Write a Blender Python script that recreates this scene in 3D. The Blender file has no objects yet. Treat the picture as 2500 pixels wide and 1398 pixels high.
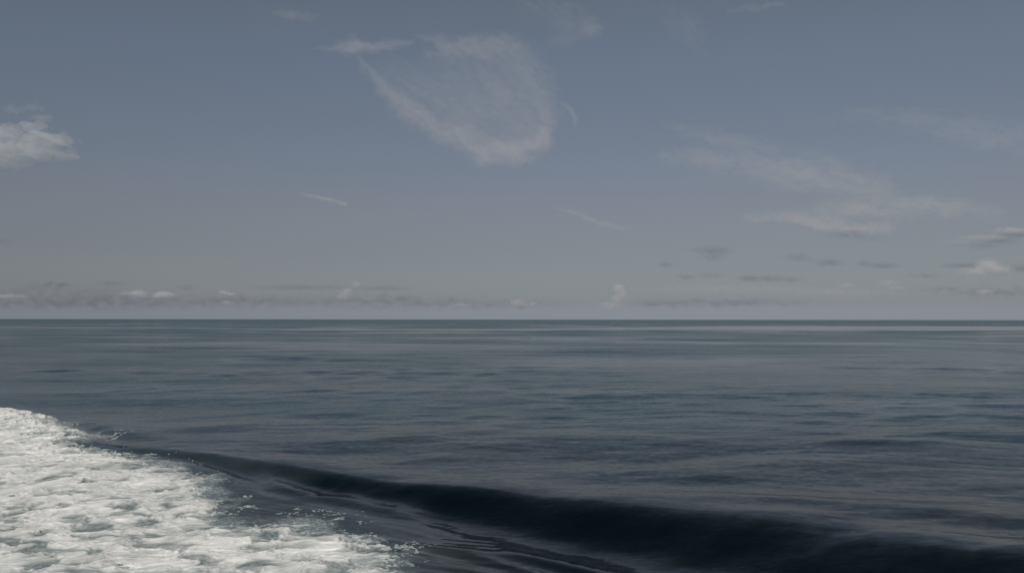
import bpy, math
import numpy as np
from mathutils import Vector, Matrix

S = bpy.context.scene
COL = S.collection
R = math.radians

# ------------------------------------------------------------------ camera
F = 2165.0                      # focal length in pixels of the 2500 px wide photograph
H = 6.0                         # eye height above the sea, on a boat
PITCH, ROLL = R(2.13), R(0.07)
cam = bpy.data.cameras.new('camera')
cam_o = bpy.data.objects.new('camera', cam)
COL.objects.link(cam_o)
cam.sensor_width = 36.0
cam.lens = 36.0 * F / 2500.0
cam.clip_start = 0.1
cam.clip_end = 400000.0
cam_o.rotation_mode = 'XYZ'
ROT = Matrix.Rotation(R(90) + PITCH, 3, 'X') @ Matrix.Rotation(ROLL, 3, 'Z')
cam_o.matrix_world = Matrix.Translation((0, 0, H)) @ ROT.to_4x4()
S.camera = cam_o

# ------------------------------------------------------------------ sun and sky
SUN_EL, SUN_AZ = R(42), R(198)  # compass angle from +Y towards +X: behind the left shoulder
to_sun = Vector((math.sin(SUN_AZ) * math.cos(SUN_EL), math.cos(SUN_AZ) * math.cos(SUN_EL), math.sin(SUN_EL)))
sun = bpy.data.lights.new('sun', 'SUN')
sun.energy = 3.3
sun.angle = R(0.5)
sun.color = (1.0, 0.955, 0.895)
sun_o = bpy.data.objects.new('sun', sun)
sun_o.rotation_mode = 'QUATERNION'
sun_o.rotation_quaternion = (-to_sun).to_track_quat('-Z', 'Y')
COL.objects.link(sun_o)

W = bpy.data.worlds.new('World')
S.world = W
W.use_nodes = True
wn = W.node_tree
wn.nodes.clear()
sky = wn.nodes.new('ShaderNodeTexSky')
sky.sky_type = 'NISHITA'
sky.sun_disc = False
sky.sun_elevation = SUN_EL
sky.sun_rotation = SUN_AZ
sky.altitude = 0
sky.air_density = 1.0
sky.dust_density = 0.5
sky.ozone_density = 1.0
hs = wn.nodes.new('ShaderNodeHueSaturation')
hs.inputs['Saturation'].default_value = 0.50
wtc = wn.nodes.new('ShaderNodeTexCoord')
wsep = wn.nodes.new('ShaderNodeSeparateXYZ')
ramp = wn.nodes.new('ShaderNodeValToRGB')
mul = wn.nodes.new('ShaderNodeMix')
mul.data_type = 'RGBA'
mul.blend_type = 'MULTIPLY'
mul.inputs[0].default_value = 1.0
bg = wn.nodes.new('ShaderNodeBackground')
bg.inputs['Strength'].default_value = 0.075
wout = wn.nodes.new('ShaderNodeOutputWorld')
wn.links.new(wtc.outputs['Generated'], wsep.inputs[0])
wn.links.new(wsep.outputs['Z'], ramp.inputs[0])
wn.links.new(sky.outputs[0], hs.inputs['Color'])
wn.links.new(hs.outputs[0], mul.inputs[6])
wn.links.new(ramp.outputs[0], mul.inputs[7])
wn.links.new(mul.outputs[2], bg.inputs['Color'])
wn.links.new(bg.outputs[0], wout.inputs[0])
SKY_TINT = [(0.0000, (0.480, 0.542, 0.69)), (0.0180, (0.394, 0.424, 0.53)),
            (0.0365, (0.393, 0.414, 0.485)), (0.0641, (0.422, 0.429, 0.475)), (0.0915, (0.442, 0.434, 0.480)), (0.1278, (0.451, 0.453, 0.492)),
            (0.1724, (0.456, 0.480, 0.537)), (0.2160, (0.464, 0.498, 0.551)), (0.2584, (0.479, 0.528, 0.587)),
            (0.2993, (0.494, 0.547, 0.604)), (0.3386, (0.508, 0.553, 0.587)), (.60, (.29, .45, .53)), (1.0, (.20, .28, .33))]      # greyed, slightly hazy air; top stops shaped dark and teal for the sea's reflection
el = ramp.color_ramp.elements
while len(el) > 1:
    el.remove(el[-1])
el[0].position = SKY_TINT[0][0]
el[0].color = (*SKY_TINT[0][1], 1)
for p, c in SKY_TINT[1:]:
    e = el.new(p)
    e.color = (*c, 1)

S.view_settings.view_transform = 'Standard'
S.view_settings.look = 'None'
S.view_settings.exposure = 0.0
S.view_settings.gamma = 1.0
S.cycles.max_bounces = 8
S.cycles.volume_bounces = 8
S.cycles.transparent_max_bounces = 64
S.cycles.use_denoising = True

# ------------------------------------------------------------------ helpers
def ray(px, py):
    d = ROT @ Vector(((px - 1250.0), (699.0 - py), -F))
    return d

def on_sea(px, py, z=0.0):
    """where the sight line of a photo position meets the level z"""
    d = ray(px, py)
    t = (z - H) / d.z
    return (d.x * t, d.y * t)

_rng = np.random.default_rng(7)
_PERM = _rng.permutation(1024)
_ANG = _rng.random(1024) * 2 * np.pi
_GX, _GY = np.cos(_ANG), np.sin(_ANG)

def pnoise(x, y, seed=0):
    xi = np.floor(x).astype(np.int64)
    yi = np.floor(y).astype(np.int64)
    xf, yf = x - xi, y - yi
    u = xf * xf * xf * (xf * (xf * 6 - 15) + 10)
    v = yf * yf * yf * (yf * (yf * 6 - 15) + 10)
    def g(ix, iy, fx, fy):
        h = _PERM[(_PERM[(ix + seed * 131) & 1023] + iy) & 1023]
        return _GX[h] * fx + _GY[h] * fy
    a = g(xi, yi, xf, yf)
    b = g(xi + 1, yi, xf - 1, yf)
    c = g(xi, yi + 1, xf, yf - 1)
    d = g(xi + 1, yi + 1, xf - 1, yf - 1)
    return ((a + u * (b - a)) * (1 - v) + (c + u * (d - c)) * v) * 1.5

def fbm(x, y, octv=4, seed=0, gain=0.5):
    s, a, f = 0.0, 1.0, 1.0
    for k in range(octv):
        s = s + a * pnoise(x * f + 17.3 * k, y * f - 9.1 * k, seed + k)
        a *= gain
        f *= 2.03
    return s

def sstep(a, b, x):
    t = np.clip((x - a) / (b - a), 0, 1)
    return t * t * (3 - 2 * t)

def polyline_dist(x, y, P):
    """unsigned distance, signed side (positive towards the camera) and running parameter 0..n-1"""
    best = np.full(x.shape, 1e18)
    side = np.zeros(x.shape)
    par = np.zeros(x.shape)
    for i in range(len(P) - 1):
        (ax, ay), (bx, by) = P[i], P[i + 1]
        dx, dy = bx - ax, by - ay
        L2 = dx * dx + dy * dy
        t = np.clip(((x - ax) * dx + (y - ay) * dy) / L2, 0, 1)
        ex, ey = x - (ax + t * dx), y - (ay + t * dy)
        d2 = ex * ex + ey * ey
        m = d2 < best
        best = np.where(m, d2, best)
        cr = dx * (y - ay) - dy * (x - ax)
        side = np.where(m, -np.sign(cr), side)
        par = np.where(m, i + t, par)
    return np.sqrt(best), side, par

def inside_poly(x, y, P):
    c = np.zeros(x.shape, bool)
    n = len(P)
    for i in range(n):
        (ax, ay), (bx, by) = P[i], P[(i + 1) % n]
        if ay == by:
            continue
        k = ((ay > y) != (by > y)) & (x < (bx - ax) * (y - ay) / (by - ay) + ax)
        c ^= k
    return c

def grid_mesh(name, X, Y, Z, mat, attrs=None, keep=None):
    """one sheet from arrays of shape (rows, cols); keep: per-vertex mask, a face stays where any corner is kept"""
    nr, nc = X.shape
    idx = np.arange(nr * nc, dtype=np.int32).reshape(nr, nc)
    q = np.stack([idx[:-1, :-1], idx[:-1, 1:], idx[1:, 1:], idx[1:, :-1]], -1).reshape(-1, 4)
    co = np.stack([X, Y, Z], -1).reshape(-1, 3)
    if keep is not None:
        k = keep.reshape(-1)
        q = q[k[q].any(1)]
        used = np.zeros(nr * nc, bool)
        used[q.ravel()] = True
        re = np.cumsum(used) - 1
        q = re[q].astype(np.int32)
        co = co[used]
        attrs = {a: v.reshape(-1)[used] for a, v in (attrs or {}).items()}
    return raw_mesh(name, co, q, mat, attrs)

def raw_mesh(name, co, q, mat, attrs=None, smooth=True):
    me = bpy.data.meshes.new(name)
    me.vertices.add(len(co))
    me.vertices.foreach_set('co', np.ascontiguousarray(co, dtype=np.float32).ravel())
    me.loops.add(q.size)
    me.loops.foreach_set('vertex_index', np.ascontiguousarray(q, dtype=np.int32).ravel())
    me.polygons.add(len(q))
    me.polygons.foreach_set('loop_start', np.arange(0, q.size, 4, dtype=np.int32))
    me.polygons.foreach_set('loop_total', np.full(len(q), 4, dtype=np.int32))
    me.update(calc_edges=True)
    me.polygons.foreach_set('use_smooth', np.full(len(q), smooth))
    for a, v in (attrs or {}).items():
        at = me.attributes.new(a, 'FLOAT', 'POINT')
        at.data.foreach_set('value', np.ascontiguousarray(v, dtype=np.float32).ravel())
    me.materials.append(mat)
    o = bpy.data.objects.new(name, me)
    COL.objects.link(o)
    return o

class NT:
    """a little helper for node trees"""
    def __init__(s, name):
        s.m = bpy.data.materials.new(name)
        s.m.use_nodes = True
        s.t = s.m.node_tree
        s.t.nodes.clear()
        s.out = s.t.nodes.new('ShaderNodeOutputMaterial')
    def n(s, kind, **kw):
        n = s.t.nodes.new(kind)
        for k, v in kw.items():
            setattr(n, k, v)
        return n
    def l(s, a, b):
        s.t.links.new(a, b)
    def put(s, sock, v):
        if isinstance(v, bpy.types.NodeSocket):
            s.l(v, sock)
        else:
            sock.default_value = v
    def math(s, op, a, b=0.0, clamp=False):
        n = s.n('ShaderNodeMath', operation=op)
        n.use_clamp = clamp
        s.put(n.inputs[0], a)
        s.put(n.inputs[1], b)
        return n.outputs[0]
    def vmath(s, op, a, b=(0, 0, 0)):
        n = s.n('ShaderNodeVectorMath', operation=op)
        s.put(n.inputs[0], a)
        s.put(n.inputs[1], b)
        return n.outputs[0]
    def noise(s, vec, scale, detail=3.0, rough=0.5):
        n = s.n('ShaderNodeTexNoise')
        s.l(vec, n.inputs['Vector'])
        n.inputs['Scale'].default_value = scale
        n.inputs['Detail'].default_value = detail
        n.inputs['Roughness'].default_value = rough
        return n
    def mix(s, f, a, b):
        n = s.n('ShaderNodeMix', data_type='RGBA')
        s.put(n.inputs[0], f)
        s.put(n.inputs[6], a)
        s.put(n.inputs[7], b)
        return n.outputs[2]
    def mapr(s, v, a, b, c, d, smooth=False):
        n = s.n('ShaderNodeMapRange')
        if smooth:
            n.interpolation_type = 'SMOOTHSTEP'
        s.put(n.inputs[0], v)
        for i, k in enumerate((a, b, c, d)):
            s.put(n.inputs[1 + i], k)
        return n.outputs[0]

# ------------------------------------------------------------------ the sea: shape
CREST_PX = [(330, 1104), (450, 1112), (560, 1126), (700, 1144), (850, 1168), (1000, 1188), (1250, 1211),
            (1500, 1234), (1750, 1256), (2000, 1281), (2250, 1311), (2500, 1346), (2800, 1400)]
AMPC = [0.08, 0.12, 0.17, 0.22, 0.26, 0.32, 0.42, 0.48, 0.50, 0.52, 0.52, 0.52, 0.45]
LENC = [0.9, 0.9, 1.0, 1.15, 1.35, 1.7, 2.45, 3.0, 3.6, 4.2, 4.7, 5.0, 5.0]
CREST = [on_sea(px, py, a) for (px, py), a in zip(CREST_PX, AMPC)]
def smooth_line(P, *vals, n=90, passes=14):
    P = np.array(P, float)
    t = np.concatenate([[0], np.cumsum(np.hypot(*np.diff(P, axis=0).T))])
    u = np.linspace(0, t[-1], n)
    out = [np.interp(u, t, c) for c in (P[:, 0], P[:, 1], *vals)]
    for _ in range(passes * 3):
        for c in out:
            c[1:-1] = 0.25 * c[:-2] + 0.5 * c[1:-1] + 0.25 * c[2:]
    return [tuple(p) for p in zip(out[0], out[1])], *out[2:]
CREST, AMPC, LENC = smooth_line(CREST, AMPC, LENC)
# the breaking hump at the left edge
HUMP_PX = [(-500, 975), (-200, 985), (0, 1000), (90, 1010), (170, 1030), (235, 1060)]
HUMP = [on_sea(px, py, 0.85) for px, py in HUMP_PX]
HUMPA = [1.0, 1.0, 0.95, 0.88, 0.62, 0.10]
HUMP, HUMPA = smooth_line(HUMP, HUMPA, n=40, passes=2)
# short steep folds between the big wave and the foam: (photo points, height, face length)
FOLDS = [([(755, 1213), (850, 1226), (950, 1245), (1060, 1277)], 0.075, 0.95),
         ([(640, 1150), (655, 1172), (700, 1200), (780, 1225)], 0.07, 0.7),
         ([(1180, 1345), (1280, 1362), (1400, 1385), (1560, 1430)], 0.07, 0.8),
         ([(430, 1120), (520, 1130), (600, 1150), (640, 1180)], 0.06, 0.6),
         ([(1500, 1218), (1800, 1236), (2150, 1262), (2600, 1306)], 0.04, 2.2),
         ([(175, 1026), (230, 1042), (300, 1064), (400, 1092)], 0.16, 1.9),
         ([(1010, 1330), (1150, 1360), (1300, 1400), (1400, 1440)], 0.05, 0.6)]
FOLDS = [(smooth_line([on_sea(px, py, 0.05) for px, py in P], n=24, passes=2)[0], a, L) for P, a, L in FOLDS]

rs = np.random.default_rng(21)
WAVES = []
for k in range(64):
    lam = 0.7 * (18.0 / 0.7) ** ((k + rs.random()) / 64.0)
    th = R(-90) + R(14) + rs.normal() * R(27)
    slope = 0.0135 * (0.75 if lam < 2.2 else 1.0 if lam < 4 else 1.3 if lam < 9 else (7 / lam) ** 1.0)
    WAVES.append((2 * np.pi / lam * math.cos(th), 2 * np.pi / lam * math.sin(th), lam, slope * lam / (2 * np.pi), rs.random() * 6.283))
for lam, a, th in ((34, 0.05, -80), (52, 0.07, -100), (85, 0.09, -86), (140, 0.12, -95), (260, 0.15, -90)):
    WAVES.append((2 * np.pi / lam * math.cos(R(th)), 2 * np.pi / lam * math.sin(R(th)), lam, a, rs.random() * 6.28))

FOAM_PX = [(-900, 940), (-500, 962), (-200, 975), (0, 996), (70, 1003), (140, 1016), (186, 1033), (215, 1054), (282, 1070), (262, 1086),
           (232, 1098), (300, 1108), (400, 1116), (470, 1134), (565, 1160), (600, 1200), (590, 1226), (640, 1262), (700, 1248),
           (820, 1262), (920, 1292), (985, 1322), (1000, 1352), (1040, 1398), (1130, 1470), (1350, 1600), (1400, 1900),
           (-900, 1900)]
FOAM = [on_sea(px, py, 0.12) for px, py in FOAM_PX]

def gridded(x, y, reach, fn):
    """fn only where |x|,|y| are within reach of the wake, zero elsewhere"""
    out = np.zeros(x.shape)
    m = (y > 2) & (y < 110) & (x > -100) & (x < 70)
    if m.any():
        out[m] = fn(x[m], y[m])
    return out

def wake(x, y):
    d, sd, par = polyline_dist(x, y, CREST)
    wob = 0.35 * pnoise(x * 0.12, y * 0.12, 5)
    d = d * sd + wob
    n = np.arange(len(CREST))
    A = np.interp(par, n, AMPC) * (1 + 0.15 * pnoise(par * 0.12, par * 0 + 2.2, 3))
    L = np.interp(par, n, LENC)
    back = np.exp(-(d / (0.95 * L + 1.3)) ** 2)
    dd = np.maximum(d, 0)
    front = np.where(dd < L, 0.5 + 0.5 * np.cos(np.pi * dd / L), 0.0) * 1.0 - 0.28 * np.exp(-((dd - 1.15 * L) / (0.42 * L)) ** 2) * sstep(0, 0.5 * L, dd)
    z = A * np.where(d < 0, back, front)
    # fades in at its beginning
    (ax, ay) = CREST[0]
    z = z * sstep(-5.0, 2.0, x - ax)
    # hump
    d2, s2, p2 = polyline_dist(x, y, HUMP)
    d2 = d2 * s2
    hA = 0.82 * np.interp(p2, np.arange(len(HUMP)), HUMPA)
    z = z + hA * np.where(d2 < 0, np.exp(-(d2 / 0.9) ** 2), np.exp(-(d2 / 3.2) ** 2))
    for P, a, L in FOLDS:
        d3, s3, p3 = polyline_dist(x, y, P)
        d3 = d3 * s3 + 0.12 * pnoise(x * 0.6, y * 0.6, 9)
        e = len(P) - 1
        along = sstep(0, 0.3 * e, p3) * sstep(0, 0.3 * e, e - p3)
        g = np.where(d3 < 0, np.exp(-(d3 / (0.9 * L)) ** 2), np.cos(np.pi * np.maximum(d3, 0) / L) * np.exp(-(np.maximum(d3, 0) / (1.3 * L)) ** 2))
        z = z + a * along * g
    # fine ripples running with the wake beside the foam
    df, _, _ = polyline_dist(x, y, FOAM)
    wx = x + 0.5 * pnoise(x * 0.35, y * 0.35, 11)
    wy = y + 0.5 * pnoise(x * 0.35, y * 0.35, 12)
    ph = (wx * 0.47 + wy * 0.88)
    m = np.exp(-(df / 2.6) ** 2) * (0.55 + 0.8 * pnoise(x * 0.3, y * 0.3, 14)) * sstep(-12, -4, x)
    z = z + m * (0.006 * np.sin(ph * 2 * np.pi / 0.85) + 0.004 * np.sin(ph * 2 * np.pi / 0.47 + 1.3))
    return z

def sea_z(x, y, cell):
    z = np.zeros(x.shape)
    r = np.hypot(x, y)
    grp = 0.75 + 0.5 * pnoise(x / 23.0, y / 17.0, 31)        # gusts make some patches livelier
    gust2 = np.clip(0.8 + 0.9 * pnoise(x / 60.0, y / 45.0, 33), 0.2, 1.6)
    cx = x + 1.2 * pnoise(x / 9.0, y / 9.0, 41)
    cy = y + 1.2 * pnoise(x / 9.0, y / 9.0, 42)
    for kx, ky, lam, a, p in WAVES:
        w = sstep(2.0, 4.5, lam / np.maximum(cell, 1e-6))
        m = w > 0
        if not m.any():
            continue
        g = (grp * gust2)[m] if lam < 20 else 1.0
        z[m] += (a * w[m] * g) * np.sin(kx * cx[m] + ky * cy[m] + p)
    calm = 1 - 0.45 * np.exp(-((y - 30) / 14.0) ** 2) * sstep(-60, -20, x) * sstep(60, 25, x)
    z = z * calm
    return z + gridded(x, y, 0, wake)

def foam_s(x, y):
    d, _, _ = polyline_dist(x, y, FOAM)
    return np.where(inside_poly(x, y, FOAM), d, -d)

# rows of the sheet: finely spaced in front, out to the horizon; coarse behind the eye
q = np.arange(700.0, 0.8, -1.15)
front = H * F / q
near = np.linspace(2.0, front[0], 24)[:-1]
far = np.array([18000, 24000, 36000, 60000, 100000.0])
rows = np.concatenate([[-3000, -600, -150, -50, -15, -4], near, front, far])
u_in = np.linspace(-0.72, 0.72, 1150)
u_out = np.array([0.78, 0.9, 1.1, 1.5, 2.2, 3.5, 6.0])
us = np.concatenate([-u_out[::-1], u_in, u_out])
Yg = np.repeat(rows[:, None], len(us), 1)
Wd = np.sqrt(rows ** 2 + 6.0 ** 2)
Xg = us[None, :] * Wd[:, None]
cell_r = np.gradient(rows)
cell = np.repeat(np.abs(cell_r)[:, None], len(us), 1)
cell = np.maximum(cell, np.abs(np.gradient(us))[None, :] * Wd[:, None])
Zg = sea_z(Xg, Yg, cell)

# smooth slicks: long calm streaks far out, softer patches nearer
Dg = np.maximum(Yg, 1.0)
aq = Xg / Dg
lo = 495 + 25 * np.sin(aq * 5) + 150 * sstep(-0.15, -0.5, aq) + 14 * pnoise(Xg / 90, Yg * 0, 51)
wid = 48 + 300 * sstep(-0.05, 0.30, aq + 0.03 * pnoise(Xg / 120, Yg / 300, 52))
wid = wid * (0.9 + 0.35 * pnoise(Xg / 150.0, Yg * 0 + 3, 53))
slick = sstep(lo - 8, lo + 4, Dg) * sstep(lo + wid + 25, lo + wid - 10, Dg) * (0.95 + 0.3 * pnoise(Xg / 160, Yg / 60, 54))
slick2 = np.clip(0.18 + 1.1 * fbm(Xg / 75.0, Yg / 62.0, 3, 61), 0, 1) * sstep(60, 130, Dg) * sstep(1500, 600, Dg) * 0.75
def patch(px, py, rx, ry, s):
    x0, y0 = on_sea(px, py)
    x1, _ = on_sea(px + rx, py)
    _, y1 = on_sea(px, py - ry)
    return s * np.exp(-((Xg - x0) / (x1 - x0)) ** 2 - ((Yg - y0) / (y1 - y0)) ** 2)
for a in ((850, 856, 130, 8, 0.9), (1200, 849, 200, 7, 0.7), (560, 878, 100, 9, 0.6), (2300, 856, 260, 5, 0.6), (330, 790, 120, 2, 0.7),
          (740, 892, 160, 10, 0.45), (1420, 796, 90, 1.5, 0.7), (2200, 905, 300, 8, 0.35), (200, 850, 160, 8, 0.4), (1000, 905, 220, 10, 0.4), (1700, 880, 220, 8, 0.45),
          (1500, 960, 260, 14, 0.35), (2150, 990, 260, 16, 0.35), (350, 930, 180, 12, 0.3)):
    slick2 = np.maximum(slick2, patch(*a) * (0.7 + 0.6 * pnoise(Xg / 14, Yg / 14, 66)))
slick = np.clip(np.maximum(slick, slick2), 0, 1)
sf = np.full(Xg.shape, -50.0)
mm = (Yg > 1) & (Yg < 90) & (Xg > -90) & (Xg < 30)
sf[mm] = foam_s(Xg[mm], Yg[mm])
aer = sstep(-0.1, 1.7, sf + 0.9 * fbm(Xg / 1.6, Yg / 1.6, 3, 71) * mm)
aer = np.maximum(aer, 0.15 * sstep(-3.2, -0.3, sf + 0.8 * fbm(Xg / 2.6, Yg / 2.6, 2, 73) * mm))

# ------------------------------------------------------------------ the sea: surface
w = NT('sea_water')
geo = w.n('ShaderNodeNewGeometry')
pos = geo.outputs['Position']
at_s = w.n('ShaderNodeAttribute', attribute_name='slick').outputs['Fac']
at_a = w.n('ShaderNodeAttribute', attribute_name='aerated').outputs['Fac']
str1 = w.vmath('MULTIPLY', pos, (0.45, 1.0, 1.0))
n1 = w.noise(str1, 1.6, 3.0, 0.6)
n2 = w.noise(str1, 7.0, 3.0, 0.6)
n3 = w.noise(w.vmath('MULTIPLY', pos, (0.25, 0.6, 1.0)), 0.22, 4.0, 0.55)
c1 = w.vmath('MULTIPLY', w.vmath('SUBTRACT', n1.outputs['Color'], (0.5, 0.5, 0.5)), (0.13, 0.24, 0.0))
c2 = w.vmath('MULTIPLY', w.vmath('SUBTRACT', n2.outputs['Color'], (0.5, 0.5, 0.5)), (0.22, 0.34, 0.0))
c3 = w.vmath('MULTIPLY', w.vmath('SUBTRACT', n3.outputs['Color'], (0.5, 0.5, 0.5)), (0.05, 0.22, 0.0))
cs = w.vmath('ADD', w.vmath('ADD', c1, c2), c3)
sepp = w.n('ShaderNodeSeparateXYZ')
w.l(pos, sepp.inputs[0])
farf = w.mapr(sepp.outputs['Y'], 25.0, 320.0, 0.42, 2.6)      # short ripples, resolved as relief near by
gust = w.mapr(w.noise(w.vmath('MULTIPLY', pos, (0.5, 1.0, 1.0)), 0.045, 3.0, 0.5).outputs['Fac'], 0.35, 0.65, 0.65, 1.25)
amt = w.math('MULTIPLY', w.math('MULTIPLY', farf, gust), w.math('SUBTRACT', 1.0, w.math('MULTIPLY', at_s, 0.8)))
sc = w.n('ShaderNodeVectorMath', operation='SCALE')
w.l(cs, sc.inputs[0])
w.l(amt, sc.inputs['Scale'])
nrm = w.vmath('NORMALIZE', w.vmath('ADD', geo.outputs['Normal'], sc.outputs[0]))
deep = (0.0006, 0.0024, 0.0026, 1)
base = w.mix(at_a, deep, (0.14, 0.165, 0.157, 1))
# a broken film of foam lying on the water beside the thick foam
fl = w.noise(w.vmath('MULTIPLY', pos, (1.0, 1.0, 1.0)), 5.5, 5.0, 0.62)
flr = w.math('ABSOLUTE', w.math('SUBTRACT', fl.outputs['Fac'], 0.5))
film = w.math('MULTIPLY', w.mapr(flr, 0.0, 0.035, 1.0, 0.0, True), w.mapr(at_a, 0.25, 0.75, 0.0, 0.75))
base = w.mix(film, base, (0.55, 0.57, 0.56, 1))
pb = w.n('ShaderNodeBsdfPrincipled')
w.l(base, pb.inputs['Base Color'])
w.l(w.math('ADD', w.mapr(at_s, 0.0, 1.0, 0.10, 0.05), w.math('MULTIPLY', film, 0.5)), pb.inputs['Roughness'])
pb.inputs['IOR'].default_value = 1.333
w.l(nrm, pb.inputs['Normal'])
# wave faces turned to the viewer show the dark body of the water instead of the sky, more of them the rougher the patch
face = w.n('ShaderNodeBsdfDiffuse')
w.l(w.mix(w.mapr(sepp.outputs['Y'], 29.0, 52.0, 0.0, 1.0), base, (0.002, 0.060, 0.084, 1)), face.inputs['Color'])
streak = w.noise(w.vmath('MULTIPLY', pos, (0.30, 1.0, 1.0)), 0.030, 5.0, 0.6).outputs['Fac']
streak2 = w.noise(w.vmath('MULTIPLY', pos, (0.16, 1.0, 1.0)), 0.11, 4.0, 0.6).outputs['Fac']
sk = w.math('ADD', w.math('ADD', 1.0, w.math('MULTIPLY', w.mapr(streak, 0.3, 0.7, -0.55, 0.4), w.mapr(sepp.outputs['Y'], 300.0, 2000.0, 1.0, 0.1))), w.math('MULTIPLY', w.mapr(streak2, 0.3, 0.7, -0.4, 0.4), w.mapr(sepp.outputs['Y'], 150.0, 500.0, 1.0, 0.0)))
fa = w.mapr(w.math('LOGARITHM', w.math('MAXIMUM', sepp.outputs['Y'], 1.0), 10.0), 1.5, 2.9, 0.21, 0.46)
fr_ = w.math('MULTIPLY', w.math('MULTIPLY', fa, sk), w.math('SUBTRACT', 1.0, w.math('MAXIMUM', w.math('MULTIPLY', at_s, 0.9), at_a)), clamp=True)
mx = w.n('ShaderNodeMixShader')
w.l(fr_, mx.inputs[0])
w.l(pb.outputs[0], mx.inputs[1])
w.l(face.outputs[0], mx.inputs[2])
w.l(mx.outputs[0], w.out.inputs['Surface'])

sea = grid_mesh('sea_water', Xg, Yg, Zg, w.m, {'slick': slick, 'aerated': aer})
sea['kind'] = 'structure'
sea['label'] = 'dark blue grey sea reaching to the horizon, with one long smooth wake wave'

# ------------------------------------------------------------------ the foam of the wake
qf = np.concatenate([np.arange(1100.0, 700, -4), np.arange(700.0, 180.0, -0.62)])
fr = H * F / qf
uf = np.arange(-0.80, 0.10, 0.00068)
YF = np.repeat(fr[:, None], len(uf), 1)
XF = uf[None, :] * np.sqrt(fr ** 2 + 36)[:, None]
cellF = np.repeat(np.abs(np.gradient(fr))[:, None], len(uf), 1)
cellF = np.maximum(cellF, 0.0013 * YF)      # about the sea sheet's own spacing
s = foam_s(XF, YF)
near_m = s > -3.5
ZW = np.zeros(XF.shape)
ZW[near_m] = sea_z(XF[near_m], YF[near_m], np.maximum(cellF[near_m], 0.05))
# domain warp gives curled shapes
wx = XF + 0.35 * fbm(XF / 1.3, YF / 1.3, 2, 81)
wy = YF + 0.35 * fbm(XF / 1.3, YF / 1.3, 2, 83)
big = fbm(wx / 2.6, wy / 2.2, 3, 91)
mid = fbm(wx / 0.85, wy / 0.75, 3, 95)
fine = fbm(wx / 0.24, wy / 0.22, 2, 99)
ridge = 1 - np.abs(fbm(wx / 0.55, wy / 0.5, 3, 103)) * 2.4          # lacy threads
ridge2 = 1 - np.abs(fbm(wx / 0.26, wy / 0.24, 2, 107)) * 2.0
depth_in = s + 0.9 * big + 0.35 * mid
thick = sstep(0.0, 2.2, depth_in)
lace = sstep(-1.25, 0.6, depth_in) * (0.55 * ridge + 0.35 * ridge2 + 0.25 * mid) - 0.36
# openings of pale water in the flat part of the foam, more of them towards the viewer
open_amt = 0.05 + 0.22 * sstep(34, 22, YF)
hole = sstep(0.62 - open_amt, 0.95 - open_amt, 0.55 * fbm(wx / 1.15, wy / 0.95, 3, 111) + 0.42 + 0.25 * big)
def gap(px, py, rx, ry, st):
    x0, y0 = on_sea(px, py, 0.1)
    x1, _ = on_sea(px + rx, py, 0.1)
    _, y1 = on_sea(px, py - ry, 0.1)
    return st * np.exp(-((wx - x0) / (x1 - x0)) ** 2 - ((wy - y0) / (y1 - y0)) ** 2)
gaps = gap(600, 1266, 80, 13, 1.6) + gap(360, 1279, 45, 9, 1.1) + gap(112, 1306, 35, 6, 1.1) + gap(315, 1240, 40, 9, 0.8) + \
    gap(60, 1328, 70, 8, 1.1) + gap(330, 1145, 60, 7, 0.7) + gap(620, 1195, 60, 22, 0.6) + gap(930, 1345, 60, 18, 0.8) + \
    gap(550, 1190, 55, 20, 0.75) + gap(480, 1140, 60, 9, 0.5) + gap(190, 1054, 60, 8, 0.6) + gap(680, 1300, 60, 14, 0.5) + gap(800, 1290, 50, 12, 0.45) + gap(980, 1390, 80, 14, 0.9) + gap(240, 1150, 60, 5, 0.4)
ca, sa = math.cos(R(57)), math.sin(R(57))
la, lb = wx * ca + wy * sa, -wx * sa + wy * ca
wisp_f = 1 - np.abs(fbm(la / 1.5, lb / 0.45, 3, 131)) * 2.0          # drawn out ridges of fresher foam
wisp_g = 1 - np.abs(fbm(la / 0.7, lb / 0.2, 2, 137)) * 2.0
vfine = fbm(wx / 0.12, wy / 0.11, 2, 141)
cover = thick * 1.05 + (1 - thick) * lace * 1.5 - 0.62 * hole * thick - gaps * 0.8 + gap(840, 1325, 120, 34, 0.35) + gap(930, 1385, 70, 25, 0.3) + 0.22 * ridge * (0.3 + gaps) + 0.13 * fine - 0.28
cover = cover - 0.9 * gridded(XF, YF, 0, lambda a, b: np.exp(-(polyline_dist(a, b, HUMP)[0] / 2.4) ** 2)) * np.clip(fbm(wx / 0.42, wy / 0.5, 3, 171) + 0.05, 0, 1) * sstep(-40, -26, XF)
billow = (0.5 - np.abs(mid)) * 0.030 + (0.5 - np.abs(fine)) * 0.012 + 0.05 * big + 0.022 * wisp_f + 0.010 * wisp_g
rough_up = gridded(XF, YF, 0, lambda a, b: np.exp(-(polyline_dist(a, b, HUMP)[0] / 2.6) ** 2))
clump = (0.5 - np.abs(fbm(wx / 0.8, wy / 0.6, 3, 121))) * 0.13 * rough_up
var = 0.20 * fbm(wx / 3.1, wy / 2.4, 3, 151) + 0.26 * fbm(wx / 0.9, wy / 0.8, 3, 157)
cover = cover + var * sstep(0.5, 2.0, depth_in) + 0.36 * vfine * (1 - sstep(0.4, 2.4, depth_in)) * sstep(60, 30, YF) + 0.10 * wisp_g * thick
hf = np.where(cover > 0, 0.002 + (0.15 + 0.85 * thick) * (0.030 * sstep(0, 0.7, cover) + np.clip(cover * 1.3, 0, 1) * (billow + clump)), 0.15 * cover)
hf = np.clip(hf, -0.12, 1)
hf = np.where(s < -2.6, -0.12, hf)
keep = (hf > -0.03) & (s > -2.8)

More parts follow.
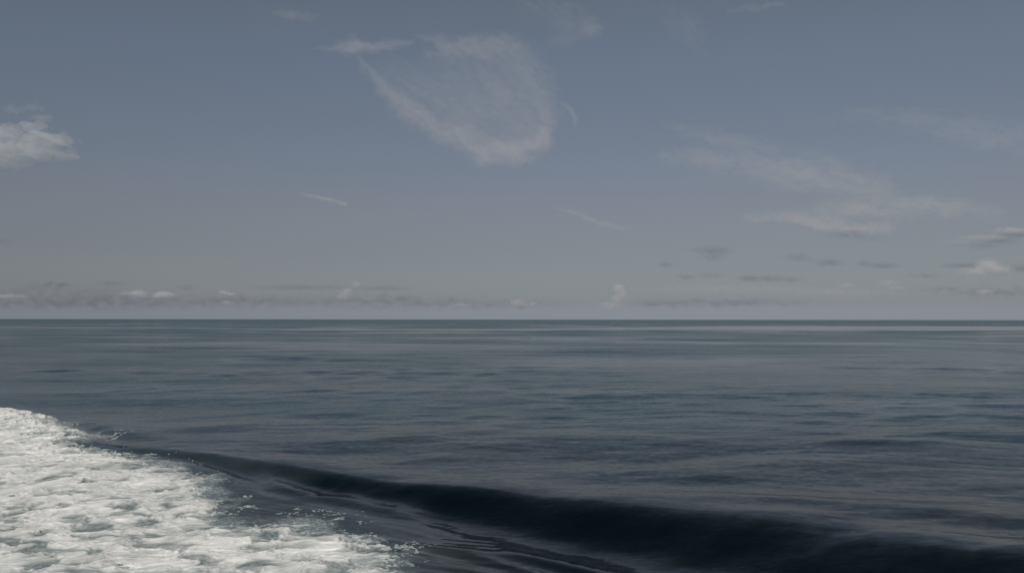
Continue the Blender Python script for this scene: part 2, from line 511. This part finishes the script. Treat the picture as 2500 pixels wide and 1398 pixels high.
f = NT('sea_foam')
fg = f.n('ShaderNodeNewGeometry')
fp = fg.outputs['Position']
at_c = f.n('ShaderNodeAttribute', attribute_name='cover').outputs['Fac']
fn1 = f.noise(fp, 3.2, 5.0, 0.6)
fn2 = f.noise(fp, 14.0, 4.0, 0.65)
tone = f.mapr(f.math('ADD', at_c, f.math('MULTIPLY', f.math('SUBTRACT', fn1.outputs['Fac'], 0.5), 0.8)), -0.02, 1.12, 0.0, 1.0)
fcol = f.mix(tone, (0.165, 0.20, 0.197, 1), (0.80, 0.78, 0.745, 1))
fb = f.n('ShaderNodeBsdfPrincipled')
f.l(fcol, fb.inputs['Base Color'])
fb.inputs['Roughness'].default_value = 0.75
fb.inputs['Specular IOR Level'].default_value = 0.25
bp = f.n('ShaderNodeBump')
bp.inputs['Strength'].default_value = 0.4
bp.inputs['Distance'].default_value = 0.03
f.l(f.math('ADD', fn2.outputs['Fac'], f.math('MULTIPLY', fn1.outputs['Fac'], 0.8)), bp.inputs['Height'])
f.l(bp.outputs[0], fb.inputs['Normal'])
f.l(fb.outputs[0], f.out.inputs['Surface'])
foam = grid_mesh('sea_foam', XF, YF, ZW + hf, f.m, {'cover': np.clip((cover + 0.10 * wisp_f * thick) * (0.7 + 0.3 * thick), 0, 1.3)}, keep)
foam['kind'] = 'stuff'
foam['label'] = 'churned white wake foam spreading over the dark sea at the lower left'

# ------------------------------------------------------------------ clouds
def cloud_mat(name, colour, density, emission=0.0, aniso=0.0):
    m = NT(name)
    pv = m.n('ShaderNodeVolumePrincipled')
    pv.inputs['Color'].default_value = (*colour, 1)
    pv.inputs['Density'].default_value = density
    pv.inputs['Anisotropy'].default_value = aniso
    m.l(pv.outputs[0], m.out.inputs['Volume'])
    rgb = m.n('ShaderNodeRGB')
    rgb.outputs[0].default_value = (1, 1, 1, 1)
    tr = m.n('ShaderNodeBsdfTransparent')
    m.l(rgb.outputs[0], tr.inputs['Color'])
    m.l(tr.outputs[0], m.out.inputs['Surface'])
    return m.m

CIRRUS = cloud_mat('cirrus_ice', (0.95, 0.915, 0.935), 0.0040)
PUFF = cloud_mat('white_cloud', (0.98, 0.96, 0.94), 0.0014)
BRIGHT = cloud_mat('sunlit_cumulus', (0.98, 0.94, 0.93), 0.0017)
SHADE_GREY = cloud_mat('shade_grey_cloud', (0.36, 0.37, 0.43), 0.0016)  # shade of the thick clouds put into a dark scattering colour

def px_to_world(PX, PY, mode, val):
    """photo position to the level val (mode 'level') or to the upright plane at distance val (mode 'upright')"""
    M = np.array(ROT)
    d = np.stack([PX - 1250.0, 699.0 - PY, np.full(PX.shape, -F)], -1) @ M.T
    t = (val - H) / d[..., 2] if mode == 'level' else val / d[..., 1]
    return d * t[..., None] + np.array([0, 0, H])

def cloud(name, label, cat, group, box, fn, mode, val, mat, tmax, step=4.0, tau_floor=0.05):
    """a closed body whose thickness follows the cloud's thickness fn(px, py) in 0..1; box in photo positions"""
    x0, y0, x1, y1 = box
    px = np.arange(x0, x1 + step, step)
    py = np.arange(y0, y1 + step, step)
    PX, PY = np.meshgrid(px, py)
    T = np.clip(fn(PX, PY), 0, None)
    # fade to nothing towards the box edge
    e = np.minimum(np.minimum(PX - x0, x1 - PX) / max((x1 - x0) * 0.08, 1), np.minimum(PY - y0, y1 - PY) / max((y1 - y0) * 0.10, 1))
    T = T * sstep(0, 1, e)
    K = T > tau_floor
    if not K.any():
        print('EMPTY CLOUD', name, label)
        return None
    P = px_to_world(PX, PY, mode, val)
    half = 0.5 * tmax * np.maximum(T - tau_floor * 0.9, 0.002)
    ax = np.array([0, 0, 1.0]) if mode == 'level' else np.array([0, 1.0, 0])
    skew = 0.25 if mode == 'level' else 0.0
    A = P + ax * (half * (1 + skew))[..., None]
    B = P - ax * (half * (1 - skew))[..., None]
    nr, nc = PX.shape
    idx = np.arange(nr * nc).reshape(nr, nc)
    fk = K[:-1, :-1] | K[1:, :-1] | K[:-1, 1:] | K[1:, 1:]
    a, b, c, d = idx[:-1, :-1][fk], idx[:-1, 1:][fk], idx[1:, 1:][fk], idx[1:, :-1][fk]
    top = np.stack([a, b, c, d], -1)
    N = nr * nc
    bot = top[:, ::-1] + N
    # side walls along the rim
    pad = np.zeros((nr + 1, nc + 1), bool)
    pad[1:-1, 1:-1] = fk
    walls = []
    for (i, j) in ((0, 1), (1, 2), (2, 3), (3, 0)):
        off = {0: (-1, 0), 1: (0, 1), 2: (1, 0), 3: (0, -1)}[i]
        rr, cc = np.nonzero(fk)
        nb = pad[rr + 1 + off[0], cc + 1 + off[1]]
        w_ = top[~nb]
        p, q_ = w_[:, i], w_[:, j]
        walls.append(np.stack([q_, p, p + N, q_ + N], -1))
    Q = np.concatenate([top, bot] + walls)
    # point the normals outwards
    if mode == 'level':
        pass
    co = np.concatenate([A.reshape(-1, 3), B.reshape(-1, 3)])
    used = np.zeros(2 * N, bool)
    used[Q.ravel()] = True
    re = np.cumsum(used) - 1
    Q = re[Q]
    co = co[used]
    t0 = Q[0]
    nn = np.cross(co[t0[1]] - co[t0[0]], co[t0[2]] - co[t0[0]])
    if nn @ ax < 0:
        Q = Q[:, ::-1]
    org = co.mean(0)
    o = raw_mesh(name, co - org, Q, mat)
    o.location = org
    o['label'] = label
    o['category'] = cat
    if group:
        o['group'] = group
    return o

def strokes(PX, PY, S_):
    """soft brush strokes: (points, widths, strengths)"""
    out = np.zeros(PX.shape)
    for P, wd, st in S_:
        d, _, par = polyline_dist(PX, PY, P)
        n = np.arange(len(P))
        wv = np.interp(par, n, wd)
        sv = np.interp(par, n, st)
        out = np.maximum(out, sv * np.exp(-(d / wv) ** 2)) + 0.35 * np.minimum(out, sv * np.exp(-(d / wv) ** 2))
    return out

def fibres(PX, PY, ang, sc_, seed, k=0.5):
    """streaky texture along an angle (degrees, photo axes)"""
    c, s_ = math.cos(R(ang)), math.sin(R(ang))
    wx_ = PX + 14 * fbm(PX / 90, PY / 90, 2, seed + 7)
    wy_ = PY + 14 * fbm(PX / 90, PY / 90, 2, seed + 9)
    a = (wx_ * c + wy_ * s_) / (sc_ * 5)
    b = (-wx_ * s_ + wy_ * c) / sc_
    return 1 + k * fbm(a, b, 4, seed) + 0.25 * fbm(PX / 22, PY / 16, 3, seed + 3)

def big_cirrus(PX, PY):
    wx_ = PX + 16 * fbm(PX / 70, PY / 60, 3, 201)
    wy_ = PY + 12 * fbm(PX / 70, PY / 60, 3, 202)
    s_ = strokes(wx_, wy_, [
        ([(880, 148), (930, 205), (985, 262), (1050, 300), (1110, 325), (1190, 348)], [10, 18, 24, 24, 24, 34], [0.30, 0.55, 0.75, 0.8, 0.6, 0.35]),
        ([(1130, 335), (1190, 372), (1260, 368), (1320, 342)], [26, 26, 28, 26], [0.4, 0.75, 0.95, 0.7]),
        ([(1325, 345), (1335, 300), (1310, 230), (1290, 180), (1245, 130), (1225, 95)], [24, 28, 40, 46, 46, 22], [0.65, 0.55, 0.48, 0.45, 0.40, 0.32]),
        ([(1250, 120), (1180, 118), (1110, 112), (1050, 96), (1015, 84)], [26, 24, 18, 12, 10], [0.5, 0.6, 0.65, 0.4, 0.1]),
        ([(1040, 135), (1120, 122), (1180, 116)], [8, 10, 14], [0.2, 0.4, 0.3]),
        ([(1100, 150), (1180, 180), (1230, 240), (1270, 300)], [50, 60, 62, 55], [0.26, 0.34, 0.42, 0.42]),
        ([(960, 190), (1060, 230), (1150, 280)], [50, 66, 70], [0.20, 0.32, 0.40])])
    return (0.85 * s_ ** 0.85) * fibres(PX, PY, 35, 18, 205, 0.42) * sstep(850, 1010, PX + 0.6 * PY)

CI = 'thin cirrus wisps high in the sky'
def wisp(label, box, ST, ang, seed, k=0.5, sc_=14, alt=8000.0, tmax=46.0, warp=10):
    def fn(PX, PY):
        wx_ = PX + warp * fbm(PX / 45, PY / 40, 3, seed + 1)
        wy_ = PY + warp * 0.8 * fbm(PX / 45, PY / 40, 3, seed + 2)
        return strokes(wx_, wy_, ST) * fibres(PX, PY, ang, sc_, seed, k)
    return cloud('cirrus_cloud', label, 'cloud', CI, box, fn, 'level', alt, CIRRUS, tmax)

cloud('cirrus_cloud', 'largest pale cirrus cloud, curled like a shell, high above the middle of the sea', 'cloud', CI,
      (840, 50, 1420, 430), big_cirrus, 'level', 8000.0, CIRRUS, 46.0)
wisp('narrow horizontal cirrus streak touching the upper left tip of the shell shaped cloud', (700, 55, 1050, 160),
     [([(770, 118), (850, 119), (930, 114), (1005, 103)], [6, 14, 14, 8], [0.2, 0.5, 0.65, 0.2]), ([(850, 112), (862, 75)], [26, 12], [0.3, 0.05])], 2, 231)
wisp('tiny faint pinkish wisp near the top edge, left of the shell shaped cloud', (610, 5, 800, 80),
     [([(670, 32), (720, 36), (765, 44)], [10, 14, 8], [0.2, 0.42, 0.2])], 10, 241)
wisp('soft ragged haze patch above and right of the shell shaped cloud', (1240, -40, 1500, 140),
     [([(1290, 5), (1370, 40), (1440, 66)], [38, 42, 26], [0.12, 0.17, 0.30]), ([(1440, 66), (1400, 95), (1340, 105)], [20, 18, 20], [0.28, 0.2, 0.1]), ([(1385, 20), (1380, 70)], [22, 18], [0.2, 0.2])], 30, 251)
wisp('faint upright lilac veil near the top edge, right of the ragged haze patch', (1560, -30, 1790, 190),
     [([(1620, 20), (1680, 70), (1720, 120)], [36, 44, 26], [0.10, 0.17, 0.08])], 60, 261)
wisp('short pale streak at the top edge, farthest right of the high wisps', (1720, -20, 1990, 60),
     [([(1780, 30), (1840, 18), (1910, 12)], [8, 10, 8], [0.12, 0.26, 0.2])], -8, 271)
wisp('small hooked thread of cloud hugging the right side of the shell shaped cloud', (1350, 230, 1430, 350),
     [([(1370, 250), (1395, 268), (1404, 290), (1402, 325)], [5, 6, 6, 6], [0.15, 0.32, 0.3, 0.1])], 60, 281, warp=3)
wisp('thin straight white streak in open sky, well left of centre above the horizon', (690, 455, 880, 520),
     [([(735, 473), (780, 482), (845, 499)], [3, 4, 4], [0.25, 0.5, 0.4])], 14, 291, warp=3, alt=7000.0)
wisp('long faint thread of cloud sloping down to the right below the shell shaped cloud', (1310, 480, 1600, 590),
     [([(1350, 503), (1400, 518), (1460, 546), (1540, 560)], [5, 5, 6, 6], [0.12, 0.3, 0.3, 0.1])], 20, 301, warp=4, alt=6500.0)
wisp('broad dim veil of cirrus over the right half, above the brighter bar of cloud', (1480, 250, 2560, 500),
     [([(1620, 380), (1800, 395), (1960, 420), (2150, 455)], [20, 34, 44, 36], [0.18, 0.40, 0.46, 0.32]),
      ([(1600, 300), (1750, 340), (1900, 370)], [18, 26, 22], [0.12, 0.24, 0.18]),
      ([(2030, 290), (2120, 270), (2300, 300), (2520, 350)], [26, 30, 40, 40], [0.10, 0.22, 0.20, 0.22]),
      ([(2330, 330), (2420, 345), (2540, 300)], [24, 24, 26], [0.12, 0.26, 0.18])], 8, 311, 0.7, 20, tmax=40.0)
wisp('long pale cloud bar with a brighter belly, above the small grey clouds on the right', (1760, 470, 2560, 600),
     [([(1820, 528), (1930, 527), (2000, 540), (2080, 560), (2160, 550)], [7, 12, 15, 12, 16], [0.3, 0.7, 1.2, 1.0, 0.6]),
      ([(2000, 520), (2130, 505), (2280, 500), (2440, 520)], [22, 26, 24, 20], [0.4, 0.6, 0.5, 0.2])], 8, 321, 0.5, 14, alt=6000.0, tmax=34.0)

def lobes(L, seed, warp=6.0, sc_=18.0, flat=None, edge=0.35):
    """billowed cloud from soft lobes (x, y, rx, ry, strength)"""
    def fn(PX, PY):
        wx_ = PX + warp * fbm(PX / sc_, PY / (sc_ * 0.6), 4, seed)
        wy_ = PY + warp * 0.55 * fbm(PX / sc_, PY / (sc_ * 0.6), 4, seed + 5)
        o = np.zeros(PX.shape)
        for x, y, rx, ry, st in L:
            r2 = ((wx_ - x) / rx) ** 2 + ((wy_ - y) / ry) ** 2
            o = np.maximum(o, st * np.exp(-r2 * 0.9)) + 0.3 * np.minimum(o, st * np.exp(-r2 * 0.9))
        o = o * (1 + edge * fbm(PX / (sc_ * 0.8), PY / (sc_ * 0.45), 4, seed + 9))
        if flat is not None:
            o = o * sstep(flat + 2.5, flat - 1.5, wy_)
        return o
    return fn

def puff(name, label, group, L, mat, dist, seed, tmax=520.0, step=2.5, warp=6.0, sc_=18.0, flat=None, edge=0.35):
    x0 = min(x - 2.4 * rx for x, y, rx, ry, st in L) - warp
    x1 = max(x + 2.4 * rx for x, y, rx, ry, st in L) + warp
    y0 = min(y - 2.4 * ry for x, y, rx, ry, st in L) - warp
    y1 = min(max(y + 2.4 * ry for x, y, rx, ry, st in L) + warp, 776)
    return cloud(name, label, 'cloud', group, (x0, y0, x1, y1), lobes(L, seed, warp, sc_, flat, edge), 'upright', dist, mat, tmax, step)

puff('cumulus_cloud', 'bright cream cloud bank entering the sky from the left edge', None,
     [(-70, 345, 80, 30, 0.8), (12, 322, 32, 13, 0.55), (30, 364, 70, 12, 0.75), (105, 341, 44, 12, 0.75), (152, 343, 30, 6, 0.6),
      (110, 376, 44, 10, 0.7), (165, 382, 22, 7, 0.3), (0, 392, 60, 14, 0.45), (70, 310, 40, 12, 0.35)],
     PUFF, 16000.0, 401, 1250.0, 3.0, 15.0, 28.0, edge=0.85)
puff('cirrus_cloud', 'faint broken flecks just above the bright cream cloud at the left edge', CI,
     [(30, 268, 28, 9, 0.24), (82, 262, 24, 10, 0.24), (105, 290, 26, 9, 0.25)], PUFF, 16000.0, 411, 600.0, 3.0, 10.0, 26.0)

# small clouds low over the horizon, each one a body of its own
GC = 'small grey clouds low over the horizon'
WC = 'small bright cumulus clouds low over the horizon'
FAR = 60000.0
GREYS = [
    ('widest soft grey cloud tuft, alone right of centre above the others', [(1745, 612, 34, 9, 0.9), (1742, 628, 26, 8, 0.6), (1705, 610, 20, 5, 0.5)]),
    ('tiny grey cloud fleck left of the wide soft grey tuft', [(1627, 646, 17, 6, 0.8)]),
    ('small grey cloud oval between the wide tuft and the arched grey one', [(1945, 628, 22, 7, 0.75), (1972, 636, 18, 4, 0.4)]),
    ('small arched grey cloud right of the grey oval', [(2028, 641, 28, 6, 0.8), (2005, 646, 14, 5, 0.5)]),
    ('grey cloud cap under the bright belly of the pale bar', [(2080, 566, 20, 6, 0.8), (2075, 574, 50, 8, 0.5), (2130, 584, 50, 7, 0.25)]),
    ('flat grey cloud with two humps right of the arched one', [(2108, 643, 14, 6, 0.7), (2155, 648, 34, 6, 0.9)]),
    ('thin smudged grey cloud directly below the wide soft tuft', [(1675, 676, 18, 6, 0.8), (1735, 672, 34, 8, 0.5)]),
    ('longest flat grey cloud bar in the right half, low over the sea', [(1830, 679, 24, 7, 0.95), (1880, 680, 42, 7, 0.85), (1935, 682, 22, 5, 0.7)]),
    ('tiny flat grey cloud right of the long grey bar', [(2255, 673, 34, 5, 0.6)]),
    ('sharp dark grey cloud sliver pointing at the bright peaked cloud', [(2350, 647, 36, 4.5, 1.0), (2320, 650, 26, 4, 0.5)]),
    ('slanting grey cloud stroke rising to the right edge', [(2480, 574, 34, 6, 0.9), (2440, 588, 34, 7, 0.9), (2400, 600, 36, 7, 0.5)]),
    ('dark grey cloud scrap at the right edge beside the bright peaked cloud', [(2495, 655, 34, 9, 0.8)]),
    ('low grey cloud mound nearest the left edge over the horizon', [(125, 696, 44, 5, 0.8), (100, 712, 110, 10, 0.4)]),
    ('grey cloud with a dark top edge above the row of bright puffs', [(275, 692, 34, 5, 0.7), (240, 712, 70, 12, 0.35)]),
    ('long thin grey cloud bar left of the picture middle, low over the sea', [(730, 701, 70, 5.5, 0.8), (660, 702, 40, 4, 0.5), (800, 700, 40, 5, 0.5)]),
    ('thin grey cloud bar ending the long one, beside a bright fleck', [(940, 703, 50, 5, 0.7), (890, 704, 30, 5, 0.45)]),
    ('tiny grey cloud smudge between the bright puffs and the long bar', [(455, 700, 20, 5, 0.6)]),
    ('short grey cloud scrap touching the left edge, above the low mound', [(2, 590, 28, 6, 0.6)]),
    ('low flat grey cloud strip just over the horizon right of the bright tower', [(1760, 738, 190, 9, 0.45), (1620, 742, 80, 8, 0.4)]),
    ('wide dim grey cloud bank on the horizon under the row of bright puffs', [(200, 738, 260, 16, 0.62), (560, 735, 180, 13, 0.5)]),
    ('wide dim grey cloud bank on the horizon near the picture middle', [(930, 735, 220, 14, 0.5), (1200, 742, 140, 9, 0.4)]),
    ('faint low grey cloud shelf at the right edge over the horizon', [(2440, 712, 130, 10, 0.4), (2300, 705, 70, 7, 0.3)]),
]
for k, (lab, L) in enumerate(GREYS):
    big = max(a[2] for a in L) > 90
    puff('stratus_cloud', lab, GC, L, SHADE_GREY, FAR * (0.9 + 0.02 * k), 500 + 11 * k, 400.0 if big else 270.0, 3.0 if big else 2.0, 10.0 if big else 5.0, 34.0 if big else 16.0, edge=0.9 if big else 0.35)
WHITES = [
    ('first of the bright puffs from the left edge, pale and low', [(18, 722, 22, 4.5, 0.45), (52, 723, 14, 4, 0.3)], None),
    ('slanted bright puff, left one of the two brightest on the horizon', [(303, 716, 10, 4, 0.35), (335, 715, 17, 5, 0.75), (345, 724, 16, 6, 0.4)], 724),
    ('brightest little puff over the horizon, right beside the slanted one', [(400, 719, 19, 5.5, 1.0), (385, 724, 12, 3.5, 0.5)], 727),
    ('small bright puff standing apart, right of the brightest one', [(545, 713, 8, 3.5, 0.75), (562, 717, 10, 3, 0.55), (555, 738, 18, 4, 0.3)], None),
    ('pinkish upright puff under the thin grey bars', [(848, 712, 10, 8, 0.4), (838, 722, 14, 9, 0.35), (870, 693, 10, 3.5, 0.45)], None),
    ('faint low bright streak left of the little cumulus near the middle', [(1125, 744, 28, 4, 0.3)], None),
    ('little white cumulus on the horizon near the middle of the sea', [(1262, 739, 13, 6.5, 0.85), (1278, 743, 12, 4, 0.5), (1298, 743, 10, 3.5, 0.65)], 747),
    ('tall narrow bright cloud tower standing over the horizon', [(1511, 703, 9, 8, 0.8), (1518, 716, 9, 10, 0.65), (1505, 728, 10, 9, 0.4), (1490, 744, 26, 9, 0.3)], None),
    ('bright peaked cloud near the right edge, pinkish like a small hill', [(2412, 648, 22, 12, 0.7), (2432, 658, 30, 8, 0.7), (2380, 664, 34, 7, 0.5)], None),
    ('small round bright puff below the bright peaked cloud', [(2405, 711, 18, 6, 0.5)], None),
    ('faint pinkish puff left of the bright peaked cloud, below the thin flat grey one', [(2168, 690, 20, 6, 0.4), (2190, 702, 16, 4, 0.3)], None),
    ('faintest tiny pinkish puff, right of the long grey bar and nearly lost in haze', [(2068, 696, 16, 5, 0.35)], None),
    ('pale underlit band of cloud along the slanting grey stroke', [(2470, 562, 40, 6, 0.5), (2400, 580, 50, 6, 0.4), (2330, 590, 40, 5, 0.2)], None),
    ('wide pale glow of cloud under the long grey bar on the right', [(1760, 705, 220, 9, 0.22), (2040, 712, 160, 10, 0.18)], None),
]
for k, (lab, L, flat) in enumerate(WHITES):
    big = max(a[2] for a in L) > 90
    puff('cumulus_cloud', lab, WC, L, PUFF if big else BRIGHT, FAR * (0.87 - 0.012 * k), 800 + 13 * k, 950.0, 4.0 if big else 1.6, 4.0, 13.0, flat)
print('sea', len(sea.data.polygons), 'foam', len(foam.data.polygons))
